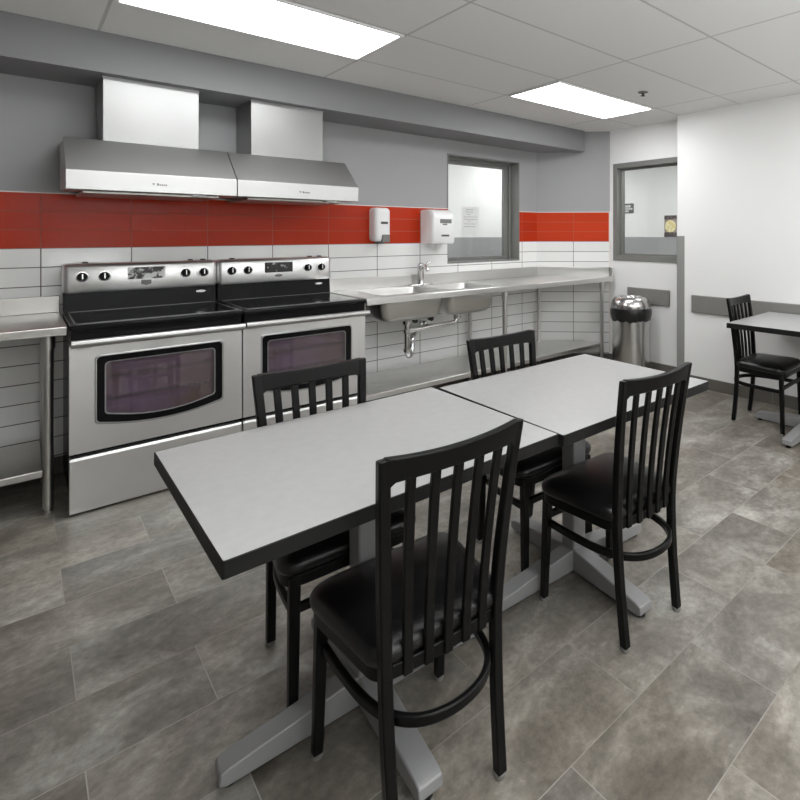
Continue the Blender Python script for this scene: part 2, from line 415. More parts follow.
WX0, WX1, WZ0, WZ1 = 2.657, 3.555, 1.13, 2.18      # opening of the window over the counter
wb = struct('wall_back', B((XL, WX0, 0, .2, 0, ZC), (WX1, 3.83, 0, .2, 0, ZC), (WX0, WX1, 0, .2, 0, WZ0), (WX0, WX1, 0, .2, WZ1, ZC)), M['grey_wall'], smooth=False)
TT = .008
obj('white_tile_field', B((XL, WX0, -TT, 0, .1, 1.331), (WX1, 3.81, -TT, 0, .1, 1.331), (WX0, WX1, -TT, 0, .1, WZ0)), M['tile_white'], wb, smooth=False)
obj('red_tile_band', B((XL, WX0, -TT, 0, 1.331, 1.65), (WX1, 3.81, -TT, 0, 1.331, 1.65)), M['tile_red'], wb, smooth=False)
obj('tile_edge_strip', B((XL, WX0, -TT - .002, 0, 1.65, 1.657), (WX1, 3.81, -TT - .002, 0, 1.65, 1.657)), M['white_trim'], wb, smooth=False)

def dbox(bm, s0, s1, d0, d1, z0, z1):
    """box along the diagonal wall: s from the corner, d = distance into the room"""
    pts = [DA + DD * s0 + DN * d0, DA + DD * s1 + DN * d0, DA + DD * s1 + DN * d1, DA + DD * s0 + DN * d1]
    prism(bm, [(p.x, p.y) for p in pts], XY, z0, z1)
def DBX(*bs):
    bm = bmesh.new()
    for b_ in bs: dbox(bm, *b_)
    return bm
DL = (DB - DA).length
wd = struct('wall_diagonal', DBX((-.05, DL, -.12, 0, 0, ZC)), M['grey_wall'], smooth=False)
obj('white_tile_field', DBX((0, DL - .012, 0, TT, .1, 1.331)), M['tile_white_d'], wd, smooth=False)
obj('red_tile_band', DBX((0, DL - .012, 0, TT, 1.331, 1.65)), M['tile_red_d'], wd, smooth=False)
obj('tile_edge_strip', DBX((0, DL - .012, 0, TT + .002, 1.65, 1.657), (DL - .012, DL, 0, TT + .002, .1, 1.657)), M['white_trim'], wd, smooth=False)

# alcove wall with the second window
RX = 4.18; RY = -1.577
AX = 4.343; AW0, AW1, AZ0, AZ1 = -1.5765, -.664, 1.128, 2.175
struct('wall_alcove', B((AX, AX + .11, AW1, -.611, 0, ZC), (AX, AX + .11, RY, AW1, 0, AZ0), (AX, AX + .11, RY, AW1, AZ1, ZC)), M['white_wall'], smooth=False)
struct('wall_right', B((RX, AX + .11, YF, RY, 0, ZC)), M['white_wall'], smooth=False)
struct('wall_left', B((XL - .1, XL, YF, .2, 0, ZC)), M['grey_wall'], smooth=False)
struct('wall_front', B((XL - .1, AX + .11, YF - .1, YF, 0, ZC)), M['off_wall'], smooth=False)
struct('wall_corridor', B((1.6, 6.2, 1.5, 1.6, 0, ZC), (6.1, 6.2, -3.0, 1.5, 0, ZC), (1.6, 1.7, .2, 1.5, 0, ZC), (AX + .11, 6.2, -3.1, -3.0, 0, ZC)), M['corridor'], smooth=False)
# soffit box along the back wall
YS, ZS = -.431, 2.313
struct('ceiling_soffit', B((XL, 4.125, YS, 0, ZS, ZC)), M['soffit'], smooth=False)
# base tiles
struct('baseboard_right', B((RX - .012, RX, YF, RY, 0, .102)), M['base_tile'], bevel=.003)
struct('baseboard_back', B((XL, 3.81, -.012, 0, 0, .102)), M['base_tile_b'], bevel=.003)
struct('baseboard_diagonal', DBX((0, DL, 0, .012, 0, .102)), M['base_tile_b'], bevel=.003)
struct('baseboard_alcove', B((AX - .012, AX, RY, -.62, 0, .102)), M['base_tile'], bevel=.003)
# wall bumper rails and corner guard
struct('trim_1', B((RX - .022, RX, YF, -1.737, .688, .849)), M['rail'], bevel=.008, seg=3)
struct('trim_2', B((AX - .022, AX, -1.389, -.863, .688, .851)), M['rail'], bevel=.008, seg=3)
gbm = bmesh.new(); box(gbm, RX - .004, RX, RY - .077, RY + .004, .102, 1.394); box(gbm, RX - .004, RX + .077, RY, RY + .004, .102, 1.394)
struct('trim_3', gbm, M['guard'])

# window over the counter: deep painted metal frame, sash set back
w1 = thing('window_1', '', 'window'); del w1['label']; del w1['category']; w1['kind'] = 'structure'
obj('window_frame', B((WX0, WX0 + .012, -.004, .2, WZ0, WZ1), (WX1 - .012, WX1, -.010, .2, WZ0, WZ1), (WX0, WX1, -.010, .2, WZ1 - .012, WZ1), (WX0, WX1, -.012, .2, WZ0, WZ0 + .015)), M['frame'], w1, bevel=.002)
obj('sash', B((WX0 + .012, WX0 + .07, .15, .19, WZ0 + .015, WZ1 - .012), (WX1 - .085, WX1 - .012, .15, .19, WZ0 + .015, WZ1 - .012), (WX0 + .07, WX1 - .085, .15, .19, WZ1 - .07, WZ1 - .012), (WX0 + .07, WX1 - .085, .15, .19, WZ0 + .015, WZ0 + .05),
    (WX1 - .035, WX1 - .012, .12, .15, WZ0 + .015, WZ1 - .012), (WX0 + .012, WX1 - .012, .12, .15, WZ1 - .035, WZ1 - .012)), M['frame'], w1, bevel=.004)
obj('pane', B((WX0 + .07, WX1 - .085, .168, .172, WZ0 + .05, WZ1 - .07)), M['glass'], w1, smooth=False)
# alcove window
w2 = thing('window_2', '', 'window'); del w2['label']; del w2['category']; w2['kind'] = 'structure'
FW = .055
obj('window_frame', B((AX - .012, AX + .13, AW1 - FW, AW1, AZ0, AZ1), (AX - .012, AX + .13, AW0, AW0 + FW, AZ0, AZ1), (AX - .012, AX + .13, AW0 + FW, AW1 - FW, AZ1 - FW, AZ1), (AX - .012, AX + .13, AW0 + FW, AW1 - FW, AZ0, AZ0 + FW)), M['frame'], w2, bevel=.003)
obj('sash', B((AX + .05, AX + .08, AW1 - FW - .02, AW1 - FW, AZ0 + FW, AZ1 - FW), (AX + .05, AX + .08, AW0 + FW, AW0 + FW + .02, AZ0 + FW, AZ1 - FW), (AX + .05, AX + .08, AW0 + FW + .02, AW1 - FW - .02, AZ1 - FW - .02, AZ1 - FW), (AX + .05, AX + .08, AW0 + FW + .02, AW1 - FW - .02, AZ0 + FW, AZ0 + FW + .02)), M['frame'], w2, bevel=.002)
obj('pane', B((AX + .063, AX + .067, AW0 + FW + .02, AW1 - FW - .02, AZ0 + FW + .02, AZ1 - FW - .02)), M['glass'], w2, smooth=False)

# things seen through the glass
nt_ = thing('notice_sheet', 'white paper notice with lines of grey print taped to the window over the sink', 'paper', (3.04, .1665, 1.55))
obj('sheet', B((-.108, .108, -.001, .001, -.14, .14)), M['paper'], nt_, smooth=False)
for z_, w_, x_ in ((.112, .085, -.005), (.088, .1, -.005), (.064, .05, -.01), (.038, .16, .01), (.014, .16, .01), (-.004, .04, -.01), (-.034, .14, 0), (-.062, .14, 0)):
    nb = bmesh.new(); xx = x_ - w_ / 2
    while xx < x_ + w_ / 2 - .008:
        ww = random.uniform(.012, .028); ww = min(ww, x_ + w_ / 2 - xx)
        box(nb, xx, xx + ww, -.0018, -.0012, z_ - .004, z_ + .004); xx += ww + .006
    obj('printed_line', nb, M['ink'], nt_, smooth=False)
sg = thing('wall_sign', 'small charcoal sign with white lettering on the corridor wall, seen through the alcove window', 'sign', (6.096, .482, 1.79))
obj('plate', P(rrect(-.11, .09, -.072, .072, .008), lambda p, t: (t, -p[0], p[1]), -.004, .003), M['sign_grey'], sg)
lb = bmesh.new()
for z_, hh, y0_, n_ in ((.03, .034, .09, 4), (-.008, .022, .09, 5), (-.042, .026, .09, 3)):
    for i in range(n_):
        yy = y0_ - i * .034
        box(lb, -.0055, -.0045, yy - .025, yy, z_ - hh / 2, z_ + hh / 2)
obj('lettering', lb, M['sign_white'], sg, smooth=False)
po = thing('poster', 'small poster with dark header, round yellow picture and dark footer on the corridor wall', 'poster', (6.096, -.245, 1.52))
obj('sheet', B((-.002, .003, -.1, .1, -.15, .15)), M['poster_tan'], po, smooth=False)
obj('header_band', B((-.0035, -.0021, -.1, .1, .095, .15)), M['poster_dark'], po, smooth=False)
obj('picture', P([(.088 * math.cos(a), -.0 + .085 * math.sin(a)) for a in [2 * PI * i / 28 for i in range(28)]], lambda p, t: (t, p[0], p[1]), -.0042, -.0022), M['poster_yellow'], po)
obj('footer_band', B((-.0035, -.0021, -.1, .1, -.15, -.085)), M['poster_dark'], po, smooth=False)

# ------------------------------------------------------------------ ceiling lights
def ceiling_light(cx, cy, label, first=[None]):
    if first[0] is None:
        t = thing('ceiling_light', label, 'light', (cx, cy, ZC), 0, 'recessed ceiling light panels')
        L, W = .60, .295
        obj('frame', B((-L, L, -W, -W + .018, -.012, -.001), (-L, L, W - .018, W, -.012, -.001), (-L, -L + .018, -W + .018, W - .018, -.012, -.001), (L - .018, L, -W + .018, W - .018, -.012, -.001)), M['fixture'], t, bevel=.002)
        obj('diffuser', P(rrect(-L + .018, L - .018, -W + .018, W - .018, .015), XY, -.008, -.002), M['diffuser'], t, smooth=False)
        first[0] = t
        return t
    return dup(first[0], (cx, cy, ZC), 0, label)
ceiling_light(.742, -1.296, 'long bright rectangular ceiling light panel above the ranges, larger in view')
ceiling_light(3.18, -1.296, 'bright rectangular ceiling light panel near the far corner window, smaller in view')
for (x, y) in ((.742, -3.734), (3.18, -3.734), (.742, -6.17), (3.18, -6.17), (2.4, .86), (4.7, .86), (5.3, -1.3)):  # unseen panels: room grid carried on, corridor ones added to brighten it
    ceiling_light(x, y, 'unseen rectangular ceiling light panel added outside the photo frame')
sp_ = thing('sprinkler_head', 'small dark fire sprinkler head hanging from the ceiling', 'sprinkler', (3.267, -1.841, ZC))
bm = bmesh.new(); lathe(bm, [(.040, -.001), (.040, -.006), (.028, -.010), (.012, -.012)], n=20); obj('escutcheon', bm, M['smoke'], sp_)
bm = bmesh.new(); lathe(bm, [(.010, -.01), (.010, -.022), (.007, -.026), (.020, -.029), (.020, -.032), (.004, -.034)], n=16); obj('deflector', bm, M['black_matte'], sp_)

# ------------------------------------------------------------------ electric ranges
S = .762
def make_range(x0, label, display, badge):
    t = thing('electric_range', label, 'stove', (x0, 0, 0), 0, 'electric ranges side by side')
    yd = -.7276
    obj('body', B((.006, S - .006, -.685, -.035, .05, .925)), M['black_enamel'], t, bevel=.004)
    obj('kick_plate', B((.02, S - .02, -.66, -.10, .005, .05)), M['black_matte'], t)
    # drawer
    obj('drawer', P([(yd, .012), (yd, .274), (yd + .008, .287), (-.686, .287), (-.686, .012)], YZ, -.001, S - .008), M['steel_range'], t, bevel=.003, smooth=False)
    # oven door as a ring around its window
    wx0, wx1, wz0, wz1 = .100, S - .107, .446, .788
    d = thing_part = None
    bm = bmesh.new()
    ox0, ox1, oz0, oz1 = -.001, S - .008, .310, .852
    nb_ = 10
    def hole(ins):
        p = []
        a, b, c, e = wx0 + ins, wx1 - ins, wz0 + ins, wz1 - ins; r = .02
        for cx, cz, a0 in ((b - r, e - r, 0), (a + r, e - r, PI / 2)):
            for i in range(5): p.append((cx + r * math.cos(a0 + PI / 2 * i / 4), cz + r * math.sin(a0 + PI / 2 * i / 4)))
        for i in range(5): p.append((a + r + r * math.cos(PI + PI / 2 * i / 4 * .85), c + r + r * math.sin(PI + PI / 2 * i / 4 * .85)))
        for i in range(1, nb_):
            s_ = i / nb_; p.append((a + r + (b - a - 2 * r) * s_, c - .036 * (1 - (2 * s_ - 1) ** 2)))
        for i in range(5): p.append((b - r + r * math.cos(1.5 * PI + .15 * PI / 2 + PI / 2 * i / 4 * .85), c + r + r * math.sin(1.5 * PI + .15 * PI / 2 + PI / 2 * i / 4 * .85)))
        return p
    h0 = hole(0); n = len(h0)
    cx, cz = (ox0 + ox1) / 2, (oz0 + oz1) / 2
    outer = []
    for (x, z) in h0:   # radial projection to the rectangle
        dx, dz = x - cx, z - cz
        k = min((ox1 - cx) / abs(dx) if dx else 9e9, (oz1 - cz) / abs(dz) if dz else 9e9)
        outer.append([cx + dx * k, cz + dz * k])
    for c_ in ((ox0, oz0), (ox0, oz1), (ox1, oz0), (ox1, oz1)):
        i = min(range(n), key=lambda q: (outer[q][0] - c_[0]) ** 2 + (outer[q][1] - c_[1]) ** 2); outer[i] = list(c_)
    loft(bm, [[(x, -.686, z) for x, z in outer], [(x, yd, z) for x, z in outer], [(x, yd, z) for x, z in h0], [(x, -.700, z) for x, z in h0]], True, False, False)
    dr = obj('oven_door', bm, M['steel_range'], t, angle=30)
    bm = bmesh.new(); a_, b_, c_ = hole(-.007), hole(-.003), hole(.002)
    loft(bm, [[(x, yd + .001, z) for x, z in a_], [(x, yd - .0035, z) for x, z in b_], [(x, yd - .0035, z) for x, z in c_], [(x, yd + .006, z) for x, z in c_]], True, False, False)
    obj('window_lip', bm, M['handle'], dr)
    bm = bmesh.new(); h1 = hole(.001); h2 = hole(.033)
    loft(bm, [[(x, yd + .004, z) for x, z in h1], [(x, yd + .004, z) for x, z in h2], [(x, yd + .012, z) for x, z in h2]], True, False, False)
    obj('window_surround', bm, M['black_enamel'], dr)
    bm = bmesh.new(); f = bm.faces.new([bm.verts.new((x, yd + .011, z)) for x, z in hole(.032)]); obj('oven_window', bm, M['oven_glass'], dr, smooth=False)
    bm = bmesh.new(); loft(bm, [[(x, yd + .010, z) for x, z in hole(.034)], [(x, yd + .010, z) for x, z in hole(.039)], [(x, yd+.0105, z) for x, z in hole(.039)]], True, False, False)
    obj('window_trim_line', bm, M['trim_line'], dr)
    bm = bmesh.new(); bm.faces.new([bm.verts.new((x, -.689, z)) for x, z in hole(.01)]); obj('oven_backing', bm, M['oven_refl'], dr, smooth=False)
    bm = bmesh.new()
    for zz in (.55, .665):
        for q in range(3): box(bm, .14, S - .14, -.699 + q * .003, -.6975 + q * .003, zz + q * .006, zz + .002 + q * .006)
    for i in range(18): box(bm, .16 + i * .026, .1615 + i * .026, -.698, -.692, .55, .563)
    obj('oven_rack', bm, M['smoke'], dr, smooth=False)
    hb = T([(.004, -.775, .868), (S - .004, -.775, .866)], .0195, 16)
    hd = obj('handle', hb, M['handle'], dr)
    for xx in (.05, S - .05):
        obj('handle_bracket', B((xx - .03, xx + .03, -.768, yd + .002, .842, .856)), M['steel_range'], hd, bevel=.004)
    # vent trim under the cooktop
    obj('vent_trim', B((.006, S - .006, -.716, -.68, .855, .93)), M['black_enamel'], t, bevel=.004)
    ct = obj('cooktop', P([(-.7276, .928), (-.7276, .946), (-.719, .954), (-.10, .956), (-.10, .925), (-.70, .925)], YZ, .001, S - .001), M['black_enamel'], t, bevel=.004)
    obj('ceramic_glass', P(rrect(.026, S - .026, -.690, -.125, .012), XY, .9535, .9575), M['black_glass'], ct, bevel=.0015)
    bm = bmesh.new()
    fr = rrect(.020, S - .020, -.697, -.118, .015); fi = rrect(.026, S - .026, -.691, -.124, .012)
    loft(bm, [[(x, y, .9535) for x, y in fr], [(x, y, .9590) for x, y in fr], [(x, y, .9590) for x, y in fi], [(x, y, .9570) for x, y in fi]], True, False, False)
    obj('glass_rim', bm, plain_rim, ct)
    for bx_, by_, br_ in ((.2, -.53, .105), (.57, -.53, .085), (.2, -.25, .085), (.57, -.25, .105)):
        bm = bmesh.new(); loft(bm, [[(bx_ + r_ * math.cos(a), by_ + r_ * math.sin(a), .9579) for a in [2 * PI * i / 40 for i in range(40)]] for r_ in (br_, br_ - .004)], True, False, False)
        obj('burner_ring', bm, M['burner'], ct)
    # backguard
    bg = obj('backguard', P([(-.115, .955), (-.105, 1.07), (-.03, 1.07), (-.03, .955)], YZ, .004, S - .004), M['black_enamel'], t, bevel=.004)
    obj('oval_badge', P([(.672 + .028 * math.cos(a), 1.033 + .008 * math.sin(a)) for a in [2 * PI * i / 24 for i in range(24)]], XZ, -.1105, -.1075), M['badge'], bg)
    pn = bmesh.new()
    prof = [(-.129, 1.068), (-.134, 1.078), (-.129, 1.215), (-.118, 1.234), (-.095, 1.238), (-.03, 1.238), (-.03, 1.068)]
    # rounded panel: loft profile sections with the end sections pulled back
    secs = []
    for x, g in ((.0, .035), (.004, .016), (.014, .006), (.028, 0), (S - .028, 0), (S - .014, .006), (S - .004, .016), (S, .035)):
        secs.append([(x, min(y + g, -.03), z - (g * .45 if z > 1.2 else 0) + (g * .25 if z < 1.09 else 0)) for y, z in prof])
    loft(pn, secs)
    cp = obj('control_panel', pn, M['steel_range'], t, angle=50)
    for kx in (.083, .182, .583, .682):
        bm = bmesh.new(); R = 24
        loft(bm, [[(kx + r_ * math.cos(2 * PI * i / R), yy, 1.161 + r_ * math.sin(2 * PI * i / R)) for i in range(R)] for r_, yy in ((.0255, -.130), (.0255, -.135), (.0235, -.138), (.022, -.155), (.018, -.160))], True, False, True)
        k = obj('knob', bm, M['black_enamel'], cp, angle=40)
        bm = bmesh.new(); loft(bm, [[(kx + r_ * math.cos(2 * PI * i / R), yy, 1.161 + r_ * math.sin(2 * PI * i / R)) for i in range(R)] for r_, yy in ((.031, -.129), (.031, -.1335), (.025, -.1345))], True, False, True); obj('knob_bezel', bm, M['badge'], cp, angle=40)
        obj('knob_pointer', B((kx - .003, kx + .003, -.164, -.158, 1.150, 1.180)), M['badge'], cp)
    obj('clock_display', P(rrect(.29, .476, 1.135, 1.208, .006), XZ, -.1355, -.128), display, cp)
    if badge == 'shield':
        obj('maker_badge', P([(.355, 1.102), (.355, 1.128), (.405, 1.128), (.405, 1.102), (.38, 1.094)], XZ, -.1365, -.13), M['badge_dark'], cp)
    else:
        obj('maker_badge', P([(.38 + .026 * math.cos(a), 1.112 + .010 * math.sin(a)) for a in [2 * PI * i / 20 for i in range(20)]], XZ, -.1365, -.13), M['badge_dark'], cp)
    for xx in (.10, .62, .69):
        obj('panel_clip', B((xx - .012, xx + .012, -.085, -.05, 1.236, 1.246)), M['black_matte'], cp, bevel=.002)
    return t
plain_rim = plain('cooktop_rim_steel', (.25, .25, .25), .3, .8)
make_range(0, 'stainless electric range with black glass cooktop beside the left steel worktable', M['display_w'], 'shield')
make_range(S, 'stainless electric range with black glass cooktop beside the sink counter, partly behind a chair', M['display_b'], 'oval')

# ------------------------------------------------------------------ range hoods
def make_hood(x0, label, dx0, dx1, wd, logo_x):
    t = thing('range_hood', label, 'range hood', (x0, 0, 1.645), 0, 'range hoods side by side')
    z0 = 0.0
    a = .005
    # canopy: front lip, slope, top
    bm = bmesh.new()
    prism(bm, [(-.008, .02), (-.598, .0), (-.600, .004), (-.600, .103), (-.372, .298), (-.008, .298)], YZ, .0015, wd - .0015)
    cn = obj('canopy', bm, M['steel_hood'], t, bevel=.003, smooth=False)
    obj('filter_panel', B((.07, S - .07, -.54, -.06, -.014, .001)), M['underhood'], cn, bevel=.003)
    obj('light_strip', B((.55, .62, -.57, -.545, -.008, .001)), M['white_plastic'], cn)
    lg = bmesh.new(); xx = logo_x
    prism(lg, [(xx, .053), (xx + .014, .053), (xx + .007, .041)], XZ, -.6012, -.5995)
    xx += .022
    for wv, hv in ((.009, .012), (.006, .008), (.007, .008), (.006, .008), (.008, .008)):
        box(lg, xx, xx + wv, -.6012, -.5995, .042, .042 + hv); xx += wv + .0025
    obj('maker_logo', lg, M['logo'], cn, smooth=False)
    zt = ZS - 1.645 - .001
    obj('duct_cover', B((dx0 - x0, dx1 - x0, -.355, -.009, .298, zt)), M['steel_duct'], t, bevel=.003)
    obj('duct_flange', B((dx0 - x0 - .001, dx1 - x0 + .001, -.358, -.354, zt - .014, zt)), M['steel_duct'], t)
    return t
make_hood(-.011, 'stainless wedge range hood with square duct cover over the left range', .155, .613, S + .011, .355)
make_hood(S, 'stainless wedge range hood with square duct cover over the range next to the sink', .903, 1.371, S + .003, .36)

# ------------------------------------------------------------------ steel worktables
ZT = .955
def leg_set(t, spots, ztop, gus=True):
    for (x, y) in spots:
        bm = bmesh.new(); lathe(bm, [(.0205, .03), (.0205, ztop)], x, y, 20)
        l = obj('leg', bm, M['steel_leg'], t, world=True)
        bm = bmesh.new(); lathe(bm, [(.017, .0), (.019, .004), (.019, .012), (.014, .016), (.014, .034), (.020, .036), (.020, .05)], x, y, 18)
        obj('foot', bm, M['steel_leg'], l, world=True)
        bm = bmesh.new(); lathe(bm, [(.0265, ztop - .085), (.0265, ztop - .004), (.032, ztop)], x, y, 20)
        obj('leg_socket', bm, M['steel_leg'], l, world=True)

lt = thing('steel_worktable', 'stainless steel worktable with undershelf at the left edge beside a range', 'worktable', (-.7, -.36, 0))
LX0, LX1 = -1.45, -.008
obj('worktop', P([(-.012, ZT), (-.70, ZT), (-.715, ZT - .004), (-.715, ZT - .045), (-.70, ZT - .045), (-.70, ZT - .035), (-.012, ZT - .035)], YZ, LX0, LX1), M['steel_table_shaded'], lt, world=True, bevel=.003)
obj('backsplash', B((LX0, LX1, -.030, -.012, ZT, 1.052)), M['steel_table_shaded'], lt, world=True, bevel=.003)
leg_set(lt, [(-.072, -.585), (-.072, -.085), (-1.38, -.585), (-1.38, -.085)], ZT - .036)
obj('undershelf', P([(-.06, .235), (-.60, .235), (-.612, .231), (-.612, .197), (-.60, .197), (-.60, .222), (-.06, .222)], YZ, LX0 + .05, -.092), M['steel_table_shaded'], lt, world=True, bevel=.003)

rt = thing('sink_counter', 'long stainless steel counter with a double sink running under the window to the angled corner', 'counter', (2.9, -.36, 0))
YFR = -.715; CX0 = 1.532; CX1 = 4.262
CE = DA + DD * (DL - .02) + DN * .012
basins = ((1.69, 2.225, -.62, -.17), (2.265, 2.745, -.62, -.17))
# worktop: plate with two basin cut-outs, folded front edge
bm = bmesh.new()
xs = sorted({CX0, basins[0][0], basins[0][1], basins[1][0], basins[1][1], 3.7})
ys = [YFR, -.62, -.17, -.012]
for i in range(len(xs) - 1):
    for j in range(3):
        if j == 1 and i in (1, 3): continue
        box(bm, xs[i], xs[i + 1], ys[j], ys[j + 1], ZT - .035, ZT)
prism(bm, [(3.7, YFR), (CX1, YFR), (CE.x, CE.y), (3.80, -.012), (3.7, -.012)], XY, ZT - .035, ZT)
bmesh.ops.remove_doubles(bm, verts=bm.verts, dist=1e-5)
ff = {}
for f in bm.faces: ff.setdefault(tuple(sorted(v.index for v in f.verts)), []).append(f)
bm.verts.index_update()
ff = {}
for f in list(bm.faces): ff.setdefault(tuple(sorted(v.index for v in f.verts)), []).append(f)
bmesh.ops.delete(bm, geom=[f for L in ff.values() if len(L) > 1 for f in L], context='FACES_ONLY')
wt = obj('worktop', bm, M['steel_table'], rt, world=True, smooth=False)
obj('front_fold', B((CX0, CX1, YFR - .004, YFR + .012, ZT - .05, ZT + .001)), M['steel_table'], wt, world=True, bevel=.005)
bm = bmesh.new(); box(bm, CX0, 3.805, -.03, -.0125, ZT, 1.05); dbox(bm, .0, DL - .01, .0105, .028, ZT, 1.05)
obj('backsplash', bm, M['steel_table'], rt, world=True, bevel=.003)
bm = bmesh.new(); e1 = DA + DD * (DL + .005) + DN * .012
prism(bm, [(CX1 - .004, YFR + .002), (CX1 + .012, YFR + .002), (e1.x + .004, e1.y), (e1.x - .012, e1.y + .01)], XY, ZT - .05, 1.05)
obj('end_splash', bm, M['steel_table'], rt, world=True, bevel=.003)
for k, (a, b, c, d) in enumerate(basins):
    bm = bmesh.new()
    dep = .215; L = []
    for ins, z in ((-.012, ZT + .002), (0, ZT + .002), (.003, ZT - .015), (.010, ZT - dep + .05), (.035, ZT - dep + .012), (.08, ZT - dep)):
        L.append([(x, y, z) for x, y in rrect(a + ins, b - ins, c + ins, d - ins, max(.05, .06 + ins * .3))])
    loft(bm, L, True, False, True)
    # outside skin
    L2 = []
    for ins, z in ((-.004, ZT - .036), (-.001, ZT - .06), (.006, ZT - dep + .048), (.032, ZT - dep + .006), (.08, ZT - dep - .008)):
        L2.append([(x, y, z) for x, y in rrect(a + ins, b - ins, c + ins, d - ins, max(.05, .06 + ins * .3))])
    loft(bm, L2, True, False, True)
    bs = obj('sink_basin', bm, M['steel_table'], rt, world=True, angle=60)
    bm = bmesh.new(); lathe(bm, [(.045, ZT - dep + .004), (.040, ZT - dep + .006), (.028, ZT - dep + .001)], (a + b) / 2, -.40, 24); obj('strainer', bm, M['chrome'], bs, world=True)
leg_set(rt, [(1.553, -.60), (2.84, -.64), (4.165, -.645), (1.60, -.085), (2.86, -.085), (3.765, -.085)], ZT - .036)
bm = bmesh.new()
zsh = .245
prism(bm, [(1.545, -.625), (4.16, -.625), (4.235, -.585), (3.80, -.06), (1.545, -.06)], XY, zsh - .013, zsh)
prism(bm, [(1.545, -.638), (4.16, -.638), (4.16, -.625), (1.545, -.625)], XY, zsh - .038, zsh)
obj('undershelf', bm, M['steel_table'], rt, world=True, bevel=.002)

# faucet
fc = thing('faucet', 'chrome single lever kitchen faucet behind the double sink', 'faucet', (2.33, -.085, ZT))
obj('base_plate', P(rrect(-.125, .125, -.026, .026, .025), XY, .0005, .012), M['chrome'], fc, bevel=.004)
bm = bmesh.new(); loft(bm, [[(cx_ + r_ * math.cos(2 * PI * i / 22), cy_ + r_ * math.sin(2 * PI * i / 22), z_) for i in range(22)] for cx_, cy_, r_, z_ in ((0, 0, .034, .011), (0, 0, .030, .03), (-.002, -.002, .027, .07), (-.004, -.006, .030, .11), (-.006, -.010, .033, .145), (-.008, -.012, .032, .175), (-.010, -.014, .022, .195), (-.010, -.014, .006, .203))]); obj('body', bm, M['chrome'], fc, angle=60)
bm = bmesh.new(); tube(bm, spline([(-.006, -.012, .12), (-.018, -.05, .165), (-.028, -.10, .178), (-.036, -.155, .165), (-.040, -.175, .140)], 6), .0165, 14); obj('spout', bm, M['chrome'], fc)
bm = bmesh.new(); bar(bm, spline([(.005, 0, .125), (.035, .002, .155), (.062, .004, .185), (.095, .004, .198), (.115, .004, .198)], 5), .016, .018); obj('lever', bm, M['chrome'], fc, bevel=.005)

# drain plumbing
dp = thing('drain_pipe', 'chrome drain pipe with curved trap under the double sink', 'pipe', (2.0175, -.40, .5))
bz = ZT - .215 - .008
bm = bmesh.new(); tube(bm, [(2.0175, -.40, bz - .003), (2.0175, -.40, .47)], .021, 16); obj('tailpiece', bm, M['chrome'], dp, world=True)
bm = bmesh.new(); lathe(bm, [(.03, bz - .055), (.036, bz - .05), (.036, bz - .012), (.045, bz - .002)], 2.0175, -.40, 20); obj('drain_nut', bm, M['chrome'], dp, world=True)
bm = bmesh.new(); tube(bm, spline([(2.0175, -.40, .50), (2.02, -.40, .455), (2.034, -.388, .425), (2.062, -.370, .420), (2.088, -.352, .445), (2.10, -.34, .50)], 6), .023, 16); obj('trap_bend', bm, M['chrome'], dp, world=True)
bm = bmesh.new(); tube(bm, spline([(2.10, -.34, .49), (2.108, -.33, .545), (2.15, -.29, .572), (2.28, -.15, .577), (2.41, -.012, .577)], 6), .02, 14); obj('wall_arm', bm, M['chrome'], dp, world=True)
bm = bmesh.new(); loft(bm, [[(2.405 + r_ * math.cos(2 * PI * i / 20), yy, .575 + r_ * math.sin(2 * PI * i / 20)) for i in range(20)] for r_, yy in ((.045, -.010), (.042, -.018), (.024, -.026))]); obj('escutcheon', bm, M['chrome'], dp, world=True)
bm = bmesh.new(); tube(bm, spline([(2.50, -.40, bz - .003), (2.50, -.40, .70), (2.485, -.40, .655), (2.44, -.40, .64), (2.2, -.40, .632), (2.0175, -.40, .625)], 6), .021, 14); obj('cross_arm', bm, M['chrome'], dp, world=True)
bm = bmesh.new(); lathe(bm, [(.03, bz - .055), (.036, bz - .05), (.036, bz - .012), (.045, bz - .002)], 2.50, -.40, 20); obj('drain_nut', bm, M['chrome'], dp, world=True)
for z_ in (.47, .625):
    bm = bmesh.new(); lathe(bm, [(.022, z_ - .018), (.029, z_ - .014), (.029, z_ + .014), (.022, z_ + .018)], 2.0175, -.40, 12); obj('slip_nut', bm, M['chrome'], dp, world=True)
for i, (sx, lab) in enumerate(((2.275, 'thin dark water supply line with shutoff valve under the sink, nearer the ranges'), (2.435, 'thin dark water supply line with shutoff valve under the sink, nearer the window end'))):
    vt = thing('supply_line', lab, 'supply line', (sx, -.06, .655), 0, 'water supply lines under the sink')
    bm = bmesh.new(); tube(bm, spline([(0, 0, 0), (0, -.005, .08), (.004, -.01, .2), (.0, -.01, .262)], 5), .006, 10); obj('hose', bm, M['black_matte'], vt)
    bm = bmesh.new(); lathe(bm, [(.012, -.03), (.017, -.025), (.017, .012), (.009, .02)], 0, 0, 14); obj('valve', bm, M['grey_plastic'], vt)
    obj('valve_handle', P(circ(0, -.012, .022, 14), XZ, -.036, -.018), M['grey_plastic'], vt, bevel=.004)
    bm = bmesh.new(); tube(bm, [(0, -.002, -.012), (0, .050, -.012)], .009, 10); obj('wall_stub', bm, M['chrome'], vt)

